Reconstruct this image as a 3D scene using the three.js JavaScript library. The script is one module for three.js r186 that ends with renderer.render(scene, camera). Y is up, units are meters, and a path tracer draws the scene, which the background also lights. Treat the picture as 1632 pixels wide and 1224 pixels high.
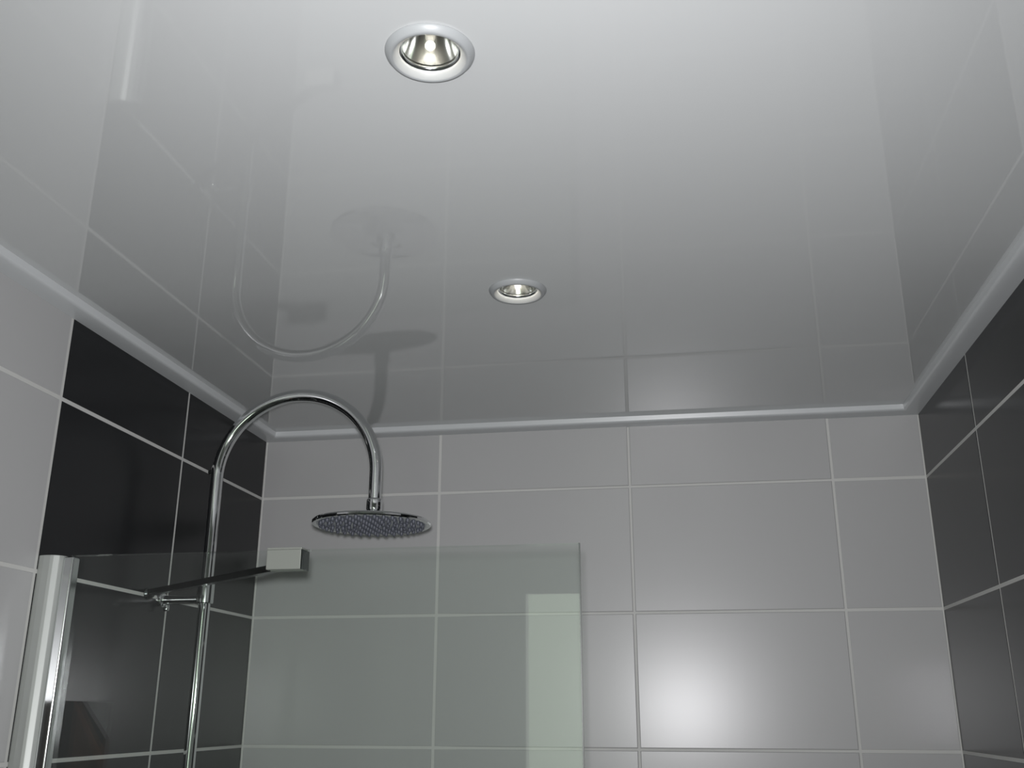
import * as THREE from 'three';
import { mergeGeometries, toCreasedNormals } from 'three/addons/utils/BufferGeometryUtils.js';
import { RoundedBoxGeometry } from 'three/addons/geometries/RoundedBoxGeometry.js';
import { RectAreaLightUniformsLib } from 'three/addons/lights/RectAreaLightUniformsLib.js';

// ------------------------------------------------------------------ camera, light, exposure
const scene = new THREE.Scene();
scene.background = new THREE.Color(0x000000);
const renderer = new THREE.WebGLRenderer({ antialias: true });
renderer.toneMapping = THREE.LinearToneMapping;
renderer.toneMappingExposure = 1.0;
renderer.shadowMap.enabled = true;
RectAreaLightUniformsLib.init();

const camera = new THREE.PerspectiveCamera(42.34, 1632 / 1224, 0.02, 20);
camera.position.set(0.8791, -0.4326, 1.9865);
camera.rotation.order = 'YXZ';
camera.rotation.set(0.31872, 0.16697, 0.00225);
camera.updateMatrixWorld();
scene.add(camera);

// the flash of the photographer's phone, a few centimetres above its lens
const flash = new THREE.SpotLight(0xfdfcff, 4.65, 0, THREE.MathUtils.degToRad(54), 1, 2);
flash.name = 'phone_flash';
flash.position.set(0.872, -0.400, 1.985);
flash.target.position.copy(flash.position).add(new THREE.Vector3(0, 0, -1).applyEuler(camera.rotation));
flash.castShadow = true; flash.shadow.radius = 0.9;
scene.add(flash, flash.target);

// room: x to the right, y up (0 = topmost full grout line), z towards the camera
const W = 1.358, D = 2.75, CEIL = 0.139, FLOOR = -2.26;

// daylight through the frosted window behind the camera
const windowLight = new THREE.RectAreaLight(0xe4ffda, 1.25, 0.268, 1.03);
windowLight.name = 'window_light';
windowLight.position.set(0.5125, -0.580, D - 0.004);
windowLight.lookAt(0.5125, -0.580, 0);
scene.add(windowLight);

// ------------------------------------------------------------------ helpers
let seed = 7;
const rnd = () => { seed = (seed * 1664525 + 1013904223) >>> 0; return seed / 4294967296; };
const used = {};
function numbered(n) { if (!(n in used)) { used[n] = 0; return n; } used[n]++; return n + '_' + String(used[n]).padStart(3, '0'); }
function mesh(name, geo, mat, parent) {
  const m = new THREE.Mesh(geo, mat);
  m.name = parent ? name : numbered(name);
  m.castShadow = m.receiveShadow = true;
  (parent || scene).add(m);
  return m;
}
function thing(name, label, category, pos = [0, 0, 0], group) {
  const g = new THREE.Group(); g.name = numbered(name); g.position.set(...pos);
  g.userData = { label, category }; if (group) g.userData.group = group;
  scene.add(g); return g;
}
const structure = (o, label) => { o.userData.kind = 'structure'; if (label) o.userData.label = label; return o; };
const V = (x, y, z) => new THREE.Vector3(x, y, z);
const box = (x0, x1, y0, y1, z0, z1) => new THREE.BoxGeometry(x1 - x0, y1 - y0, z1 - z0).translate((x0 + x1) / 2, (y0 + y1) / 2, (z0 + z1) / 2);
const rbox = (w, h, d, r, x = 0, y = 0, z = 0) => new RoundedBoxGeometry(w, h, d, 3, r).translate(x, y, z);
const lathe = (pts, n = 48) => new THREE.LatheGeometry(pts.map(p => new THREE.Vector2(p[0], p[1])), n);
function tube(pts, r, n = 64, seg = 20) { return new THREE.TubeGeometry(new THREE.CatmullRomCurve3(pts), n, r, seg, false); }
function rod(a, b, r, seg = 24, r2 = r) {      // capped cylinder from a to b
  const d = b.clone().sub(a), g = new THREE.CylinderGeometry(r2, r, d.length(), seg);
  g.applyQuaternion(new THREE.Quaternion().setFromUnitVectors(V(0, 1, 0), d.clone().normalize()));
  return g.translate(...a.clone().add(b).multiplyScalar(0.5).toArray());
}
const creased = (g, a = 0.6) => toCreasedNormals(g.index ? g.toNonIndexed() : g, a);

// ------------------------------------------------------------------ materials (linear base colours)
const std = (r, g, b, rough, metal = 0, extra = {}) => new THREE.MeshPhysicalMaterial({ color: new THREE.Color().setRGB(r, g, b), roughness: rough, metalness: metal, ...extra });
const M = {
  paleTile: [0.455, 0.462, 0.47].map(k => std(k, k * 1.0, k * 1.0, 0.285, 0)),
  darkTile: [0.010, 0.012, 0.0135].map(k => std(k * 0.95, k, k * 1.12, 0.22, 0, { specularIntensity: 0.6 })),
  grout: std(0.62, 0.62, 0.60, 0.8),
  ceiling: std(0.59, 0.605, 0.605, 0.035, 0, { ior: 2.05 }),
  trim: std(0.62, 0.64, 0.65, 0.28),
  chrome: std(0.72, 0.73, 0.74, 0.05, 1),
  chromeSoft: std(0.66, 0.68, 0.68, 0.16, 1),
  aluminium: std(0.50, 0.52, 0.50, 0.5, 0.6),
  lampWhite: std(0.35, 0.365, 0.37, 0.4),
  reflector: std(0.62, 0.63, 0.61, 0.14, 1),
  bulb: std(0.9, 0.9, 0.88, 0.3, 0, { emissive: new THREE.Color(1, 0.98, 0.92), emissiveIntensity: 0.75 }),
  ceramic: std(0.3, 0.3, 0.28, 0.5),
  nozzle: std(0.11, 0.118, 0.145, 0.45),
  faceplate: std(0.42, 0.44, 0.48, 0.25, 1),
  darkChrome: std(0.10, 0.11, 0.11, 0.22, 1),
  clampMetal: std(0.34, 0.355, 0.325, 0.35, 0.4),
  darkPlastic: std(0.012, 0.014, 0.014, 0.25),
  glass: new THREE.MeshPhysicalMaterial({ color: new THREE.Color().setRGB(0.965, 0.985, 0.97), roughness: 0, metalness: 0, transmission: 1, thickness: 0, ior: 1.39 }),
  glassEdge: std(0.16, 0.19, 0.17, 0.3, 0, { transmission: 0.6, thickness: 0 }),
  frosted: std(0.8, 0.85, 0.8, 0.6, 0, { emissive: new THREE.Color(0.95, 1.0, 0.92), emissiveIntensity: 1.1 }),
  paint: std(0.75, 0.76, 0.74, 0.4),
  brownFrame: std(0.05, 0.035, 0.022, 0.5),
  floor: std(0.22, 0.22, 0.22, 0.35),
};

// ------------------------------------------------------------------ walls of tiles on a grout bed
const tileGeos = {};
function tileGeo(w, h) {                       // chamfered slab, front face at z = 0, thickness 8 mm
  const key = w.toFixed(4) + '_' + h.toFixed(4);
  if (tileGeos[key]) return tileGeos[key];
  const c = 0.0014, t = 0.008, p = [], uv = [], idx = [];
  const ring = (dx, z) => [[-w / 2 + dx, -h / 2 + dx, z], [w / 2 - dx, -h / 2 + dx, z], [w / 2 - dx, h / 2 - dx, z], [-w / 2 + dx, h / 2 - dx, z]];
  const quad = (a, b, cc, d) => { const k = p.length / 3; for (const v of [a, b, cc, d]) { p.push(...v); uv.push(v[0], v[1]); } idx.push(k, k + 1, k + 2, k, k + 2, k + 3); };
  const r0 = ring(c, 0), r1 = ring(0, -c * 0.7), r2 = ring(0, -t);
  quad(...r0);
  for (let i = 0; i < 4; i++) { const j = (i + 1) % 4; quad(r1[i], r1[j], r0[j], r0[i]); quad(r2[i], r2[j], r1[j], r1[i]); }
  const g = new THREE.BufferGeometry();
  g.setAttribute('position', new THREE.Float32BufferAttribute(p, 3));
  g.setAttribute('uv', new THREE.Float32BufferAttribute(uv, 2));
  g.setIndex(idx); g.computeVertexNormals();
  return (tileGeos[key] = g);
}
const GR = 0.0043;                              // joint width
const rowEdges = [CEIL, 0]; for (let k = 1; k <= 9; k++) rowEdges.push(-0.25 * k);
// place(u, v) -> position and turn of a tile whose centre is u along the wall, v up
function tileWall(name, label, slab, cols, place, kinds, rowsShown, tilt = () => [0, 0]) {
  const wall = structure(mesh(name, slab, M.grout), label);
  const lower = [];
  for (let r = 0; r + 1 < rowEdges.length; r++) for (let c = 0; c + 1 < cols.length; c++) {
    const u0 = cols[c] + GR / 2, u1 = cols[c + 1] - GR / 2, v1 = rowEdges[r] - (r ? GR / 2 : 0), v0 = Math.max(rowEdges[r + 1] + GR / 2, FLOOR);
    const set = kinds(c) === 'dark' ? M.darkTile : M.paleTile, mat = set[Math.floor(rnd() * set.length)];
    const [pos, turn] = place((u0 + u1) / 2, (v0 + v1) / 2), [ta, tb] = tilt(r, c);
    const jig = 0.001, rx = ta + (rnd() - 0.5) * jig, ry = tb + (rnd() - 0.5) * jig;
    if (r < rowsShown) {
      const t = mesh('tile', tileGeo(u1 - u0, v1 - v0), mat, wall);
      t.name = numbered('tile'); t.position.copy(pos); t.rotation.set(rx, turn + ry, 0, 'YXZ');
    } else {
      const g = tileGeo(u1 - u0, v1 - v0).clone().rotateY(turn).translate(pos.x, pos.y, pos.z);
      (lower[kinds(c)] ||= []).push(g);
    }
  }
  for (const k of ['dark', 'pale']) if (lower[k]) { const m = mesh('lower_tiles', mergeGeometries(lower[k]), (k === 'dark' ? M.darkTile : M.paleTile)[1], wall); m.userData.kind = 'stuff'; }
  return wall;
}
const T = 0.09, B = 0.0005;                     // wall thickness, joint recess
const Y0 = FLOOR - 0.05, Y1 = CEIL + 0.06;
const deg = THREE.MathUtils.degToRad;
tileWall('wall_back', 'pale grey tiled wall at the far end of the shower', box(-T, W + T, Y0, Y1, -T, -B),
  [0.0, 0.3908, 0.7872, 1.1836, W + 0.001], (u, v) => [V(u, v, u > 0.39 && u < 1.18 ? 0.0014 : 0), 0], () => 'pale', 5,
  (r, c) => c === 1 ? [0, -deg(0.45)] : c === 2 && r === 2 ? [-deg(0.35), 0] : c === 2 && r === 3 ? [deg(0.65), 0] : [0, 0]);
const leftCols = [0.0, 0.3603, 0.7325], rightCols = [0.0, 0.3523, 0.7325];
for (let z = 1.1325; z < D; z += 0.4) { leftCols.push(z); rightCols.push(z); }
leftCols.push(D); rightCols.push(D);
tileWall('wall_left', 'left wall with a black tiled band in the shower and pale tiles before it', box(-T, -B, Y0, Y1, 0, D),
  leftCols, (u, v) => [V(0, v, u), Math.PI / 2], c => c < 2 ? 'dark' : 'pale', 5);
tileWall('wall_right', 'right wall with a black tiled band in the shower', box(W + B, W + T, Y0, Y1, 0, D),
  rightCols, (u, v) => [V(W, v, u), -Math.PI / 2], c => c < 2 ? 'dark' : 'pale', 5);
// wall behind the camera, with the opening of a narrow window
const WX0 = 0.3685, WX1 = 0.648, WY0 = -1.10, WY1 = -0.0625;
const frontSlab = mergeGeometries([box(-T, WX0, Y0, Y1, D, D + T), box(WX1, W + T, Y0, Y1, D, D + T), box(WX0, WX1, Y0, WY0, D, D + T), box(WX0, WX1, WY1, Y1, D, D + T)]);
structure(mesh('wall_front', frontSlab, M.paint), 'white painted wall behind the camera');
const win = new THREE.Group(); win.name = 'window_1'; structure(win, 'narrow frosted window behind the camera'); scene.add(win);
const fr = 0.02;
mesh('window_frame', mergeGeometries([box(WX0 - fr, WX0, WY0 - fr, WY1 + fr, D - 0.006, D + 0.02), box(WX1, WX1 + fr, WY0 - fr, WY1 + fr, D - 0.006, D + 0.02), box(WX0, WX1, WY0 - fr, WY0, D - 0.006, D + 0.02), box(WX0, WX1, WY1, WY1 + fr, D - 0.006, D + 0.02)]), M.paint, win);
mesh('pane', box(WX0, WX1, WY0, WY1, D, D + 0.008), M.frosted, win);

structure(mesh('floor', box(-T, W + T, FLOOR - 0.05, FLOOR, -T, D + T), M.floor), 'grey floor');

// ceiling with round cut-outs for the lamps
const lampSpots = [[0.6771, 1.2436], [0.6699, 0.6982]];
{
  const s = new THREE.Shape(); const e = 0.0;
  s.moveTo(-e, -e); s.lineTo(W + e, -e); s.lineTo(W + e, D + e); s.lineTo(-e, D + e); s.closePath();
  for (const [x, z] of lampSpots) { const h = new THREE.Path(); h.absarc(x, z, 0.0305, 0, Math.PI * 2, true); s.holes.push(h); }
  const g = new THREE.ExtrudeGeometry(s, { depth: 0.06, bevelEnabled: false, curveSegments: 40 });
  g.rotateX(Math.PI / 2).translate(0, CEIL + 0.06, 0);
  structure(mesh('ceiling', g, M.ceiling), 'glossy white ceiling panel');
}
// the white edge trim between wall and ceiling, mitred in the corners
{
  const prof = [[0, 0.1255], [0.016, 0.1262], [0.027, 0.1272], [0.0305, 0.1285], [0.0325, 0.1310], [0.0332, 0.1345], [0.0332, CEIL], [0, CEIL]];
  const runs = [[V(0, 0, D), V(0, 0, 0), V(1, 0, 0)], [V(0, 0, 0), V(W, 0, 0), V(0, 0, 1)], [V(W, 0, 0), V(W, 0, D), V(-1, 0, 0)], [V(W, 0, D), V(0, 0, D), V(0, 0, -1)]];
  const labels = ['white ceiling trim along the left wall', 'white ceiling trim along the back wall', 'white ceiling trim along the right wall', 'white ceiling trim behind the camera'];
  runs.forEach(([a, b, n], k) => {
    const t = b.clone().sub(a).normalize(), p = [], idx = [], m = prof.length;
    for (let end = 0; end < 2; end++) for (const [d, y] of prof) { const q = (end ? b : a).clone().addScaledVector(n, d).addScaledVector(t, end ? -d : d); p.push(q.x, y, q.z); }
    for (let i = 0; i < m; i++) { const j = (i + 1) % m; idx.push(i, m + i, m + j, i, m + j, j); }
    const g = new THREE.BufferGeometry(); g.setAttribute('position', new THREE.Float32BufferAttribute(p, 3)); g.setIndex(idx);
    structure(mesh('trim_' + (k + 1), creased(g, 0.75), M.trim), labels[k]);
  });
}

// ------------------------------------------------------------------ recessed ceiling spots
function downlight(x, z, label) {
  const o = thing('downlight', label, 'ceiling light', [x, CEIL, z], 'recessed spots in the glossy ceiling');
  mesh('trim_ring', lathe([[0.0285, 0.012], [0.0285, 0.002], [0.0280, -0.0005], [0.0288, -0.0022], [0.0306, -0.0034], [0.0330, -0.0060], [0.0352, -0.0066], [0.0375, -0.0058], [0.0405, -0.0022], [0.0412, -0.0004], [0.0412, 0.0002], [0.0302, 0.0002]], 72), M.lampWhite, o);
  mesh('gimbal', lathe([[0.0284, 0.0004], [0.0262, 0.0008], [0.0252, 0.003], [0.0256, 0.006], [0.0284, 0.008]], 72), M.chromeSoft, o);
  const bowl = []; for (let i = 0; i <= 14; i++) { const t = i / 14, r = 0.0055 + 0.0205 * t; bowl.push([r, 0.036 - 0.032 * Math.pow(t, 1.8)]); }
  bowl.unshift([0.0001, 0.036]);
  mesh('reflector', lathe(bowl, 64), M.reflector, o);
  mesh('bulb', new THREE.SphereGeometry(0.0048, 24, 16).translate(0, 0.0075, 0), M.bulb, o);
  mesh('bulb_base', lathe([[0.0030, 0.0118], [0.0046, 0.016], [0.0055, 0.0345], [0.0001, 0.0345]], 24), M.ceramic, o);
  const l = new THREE.PointLight(0xfff6e6, 0.006, 0, 2); l.name = 'spot_light'; l.position.set(0, 0.0075, 0); l.castShadow = true; l.shadow.radius = 0.2; o.add(l);
  return o;
}
downlight(...lampSpots[0], 'larger round white recessed spotlight with a bright glinting reflector, at the top of the photo');
downlight(...lampSpots[1], 'round white recessed spotlight farther in, the smaller one towards the back wall');

// ------------------------------------------------------------------ shower: riser, swan-neck arm and rain head
const ZR = 0.385, XR = 0.0817, RB = 0.1455, XO = XR + 2 * RB, YB = -0.044;
{
  const o = thing('rain_shower', 'chrome rain shower with a curved swan-neck pipe and round head on the black tiled wall', 'shower', [XR, -1.22, ZR]);
  const L = (x, y, z) => V(x - XR, y + 1.22, z - ZR);
  const path = new THREE.CurvePath();
  path.add(new THREE.LineCurve3(L(XR, -0.235, ZR), L(XR, YB, ZR)));
  class Bend extends THREE.Curve { getPoint(t, v = V(0, 0, 0)) { const a = Math.PI * (1 - t); return v.copy(L(XR + RB + RB * Math.cos(a), YB + RB * Math.sin(a) , ZR)); } }
  path.add(new Bend());
  path.add(new THREE.LineCurve3(L(XO, YB, ZR), L(XO, -0.108, ZR)));
  mesh('swan_neck_pipe', new THREE.TubeGeometry(path, 160, 0.0108, 28, false), M.chrome, o);
  mesh('riser_pipe', rod(L(XR, -1.22, ZR), L(XR, -0.235, ZR), 0.0098, 28), M.chrome, o);
  // set screw where the swan neck meets the riser, and the wall bracket lower down
  mesh('set_screw', rod(L(XR - 0.010, -0.0325, ZR), L(XR - 0.0155, -0.0325, ZR), 0.0042, 20, 0.0036), M.darkPlastic, o);
  const sl = mesh('wall_bracket', lathe([[0.0098, -0.019], [0.0130, -0.019], [0.0142, -0.017], [0.0142, 0.017], [0.0130, 0.019], [0.0098, 0.019]], 28).translate(0, -0.242 + 1.22, 0), M.chromeSoft, o);
  mesh('bracket_arm', rod(L(XR, -0.2535, ZR), L(0.002, -0.2535, ZR), 0.0072), M.chrome, sl);
  mesh('wall_flange', lathe([[0.0001, 0.006], [0.010, 0.006], [0.0125, 0.004], [0.0125, -0.002]], 28).rotateZ(-Math.PI / 2).translate(0.002 - XR, -0.2535 + 1.22, 0), M.chrome, sl);
  mesh('bracket_screw', lathe([[0.0001, -0.007], [0.0040, -0.0065], [0.0046, -0.004], [0.0046, 0.003], [0.0001, 0.006]], 20).translate(0.0135 - XR, -0.2655 + 1.22, 0), M.chromeSoft, sl);
  // mixer at the foot of the riser
  const mx = mesh('mixer', rod(L(XR, -1.22, ZR - 0.13), L(XR, -1.22, ZR + 0.13), 0.022), M.chrome, o);
  for (const s of [-1, 1]) { mesh('mixer_knob', rod(L(XR, -1.22, ZR + s * 0.132), L(XR, -1.22, ZR + s * 0.175), 0.024), M.chrome, mx); mesh('wall_union', rod(L(XR, -1.22, ZR + s * 0.075), L(0, -1.22, ZR + s * 0.075), 0.014), M.chrome, mx); }

  // swivel joint and round head
  const HY = -0.1355;                            // underside of the head
  mesh('swivel_joint', lathe([[0.0108, 0.030], [0.0128, 0.029], [0.0136, 0.026], [0.0136, 0.012], [0.0118, 0.008], [0.0092, 0.006], [0.0088, 0.003], [0.0130, 0.0015], [0.0165, 0.0], [0.0165, -0.004]], 32).translate(XO - XR, HY + 0.0155 + 1.22, 0), M.chrome, o);
  const R = 0.1000, HEAD = [XO - XR - 0.003, HY + 1.22, 0];
  const head = mesh('shower_head', creased(lathe([[0.0001, 0.0135], [0.020, 0.0135], [0.024, 0.0115], [0.060, 0.0088], [0.0925, 0.0078], [0.0982, 0.0068], [R, 0.0045], [R, 0.0018], [0.0985, 0.0], [0.0945, -0.0003], [0.0920, 0.0010]], 96), 0.5).translate(...HEAD), M.chrome, o);
  mesh('faceplate', lathe([[0.0925, 0.0012], [0.0910, 0.0004], [0.0001, 0.0004]], 96).translate(...HEAD), M.faceplate, head);
  for (const s of [-1, 1]) mesh('bolt', lathe([[0.0001, 0.0055], [0.0034, 0.005], [0.0040, 0.002], [0.0040, -0.004]], 16).translate(HEAD[0] + 0.003 + s * 0.0138, HEAD[1] + 0.0165, 0.006), M.darkPlastic, head);
  const ng = lathe([[0.0034, 0.0008], [0.0031, -0.0022], [0.0021, -0.0046], [0.0012, -0.0050], [0.0001, -0.0046]], 10);
  let first = true;
  for (const [ring, count] of [[0, 1], [1, 6], [2, 12], [3, 18], [4, 24], [5, 30], [6, 36]]) for (let k = 0; k < count; k++) {
    const a = (k + (ring % 2) * 0.5) / count * Math.PI * 2, r = ring * 0.0143;
    const n = mesh('nozzle', ng, M.nozzle, head); n.name = numbered('nozzle');
    n.position.set(HEAD[0] + r * Math.cos(a), HEAD[1], r * Math.sin(a));
  }
}

// ------------------------------------------------------------------ glass screen with its wall profile
{
  const GZ = 0.711, GT = 0.006, GX0 = 0.040, GX1 = 0.7535, GY1 = -0.2265;
  const o = thing('shower_screen', 'clear frameless glass shower screen with an aluminium profile on the left wall', 'shower screen', [0, FLOOR, GZ]);
  o.rotation.y = deg(0);
  const y = v => v - FLOOR;
  mesh('glass_panel', box(GX0, GX1 - 0.0015, 0.012, y(GY1) - 0.0012, -GT / 2, GT / 2), M.glass, o);
  mesh('side_edge', box(GX1 - 0.0015, GX1, 0.012, y(GY1), -GT / 2, GT / 2), M.glassEdge, o);
  mesh('top_edge', box(GX0, GX1 - 0.0015, y(GY1) - 0.0012, y(GY1), -GT / 2, GT / 2), M.glass, o);
  const s = new THREE.Shape();                   // rounded wall profile, section in x / z
  s.moveTo(0.0, -0.014); s.lineTo(0.030, -0.014); s.lineTo(0.0335, -0.008); s.lineTo(0.0335, 0.004);
  s.bezierCurveTo(0.0335, 0.013, 0.026, 0.019, 0.016, 0.0195); s.bezierCurveTo(0.008, 0.0195, 0.003, 0.018, 0.0, 0.015); s.closePath();
  const pg = new THREE.ExtrudeGeometry(s, { depth: y(-0.229), bevelEnabled: true, bevelSize: 0.0005, bevelThickness: 0.0008, bevelSegments: 2, curveSegments: 20 });
  pg.rotateX(Math.PI / 2).translate(0, y(-0.229), 0.0015);
  mesh('wall_profile', creased(pg, 0.35), M.aluminium, o);
  mesh('glass_channel', rbox(0.0155, y(-0.2295), 0.017, 0.003, 0.0412, y(-0.2295) / 2, 0.003), M.chromeSoft, o);
  // flat stabiliser bar from a clamp on the top of the glass to the wall
  const c = V(0.352, y(-0.2445), -0.012), e = V(0.006, y(-0.2475), 0.430 - GZ), len = c.distanceTo(e);
  const bar = mesh('support_bar', rbox(0.013, 0.0095, len, 0.001, 0, 0, 0), M.darkChrome, o);
  bar.position.copy(c).add(e).multiplyScalar(0.5); bar.rotation.y = Math.atan2(c.x - e.x, c.z - e.z);
  const cl = mesh('glass_clamp', mergeGeometries([rbox(0.049, 0.0265, 0.009, 0.0012, 0.3570, y(-0.2405), 0.0076), rbox(0.049, 0.0265, 0.010, 0.0012, 0.3570, y(-0.2405), -0.0081), rbox(0.049, 0.003, 0.024, 0.0008, 0.3570, y(-0.2258), 0)]), M.clampMetal, o);
  mesh('clamp_pin', rod(V(0.352, y(-0.2405), -0.013), V(0.352, y(-0.2445), -0.022), 0.006), M.darkChrome, cl);
  mesh('end_cover', rbox(0.0035, 0.0262, 0.0245, 0.001, 0.3822, y(-0.2405), 0), M.darkChrome, cl);
  mesh('wall_flange', lathe([[0.0001, 0.012], [0.006, 0.011], [0.007, 0.009], [0.007, 0.004], [0.0095, 0.003], [0.010, 0.0]], 28).rotateZ(-Math.PI / 2).translate(0.0, y(-0.2480), 0.430 - GZ), M.darkChrome, o);
  mesh('foot_rail', box(GX0, GX1, 0, 0.012, -0.006, 0.006), M.aluminium, o);
}

// small brown framed picture on the left wall, seen only as a reflection in the glass screen
{
  const cv = document.createElement('canvas'); cv.width = 160; cv.height = 256; const c = cv.getContext('2d');
  c.fillStyle = '#7a5236'; c.fillRect(0, 0, 160, 256);
  c.fillStyle = '#1c1712'; c.fillRect(120, 0, 40, 256);
  c.fillStyle = '#ffffff'; c.beginPath(); c.moveTo(0, 0); c.lineTo(95, 0); c.lineTo(0, 70); c.fill();
  c.fillStyle = '#15130f'; c.beginPath(); c.moveTo(95, 0); c.lineTo(112, 0); c.lineTo(20, 84); c.lineTo(8, 66); c.fill();
  c.fillStyle = '#a8714c'; c.beginPath(); c.moveTo(112, 0); c.lineTo(124, 0); c.lineTo(6, 128); c.lineTo(6, 96); c.fill();
  const tx = new THREE.CanvasTexture(cv); tx.colorSpace = THREE.SRGBColorSpace;
  const o = thing('framed_picture', 'small brown picture seen as a reflection low in the glass screen', 'picture', [0, -0.52, 0.845]);
  mesh('frame', rbox(0.010, 0.2, 0.128, 0.002, 0.005, 0, 0), M.brownFrame, o);
  const p = mesh('print', new THREE.PlaneGeometry(0.1275, 0.1995), std(1, 1, 1, 0.5, 0, { map: tx }), o);
  p.rotation.y = Math.PI / 2; p.position.x = 0.0108;
}

renderer.render(scene, camera);
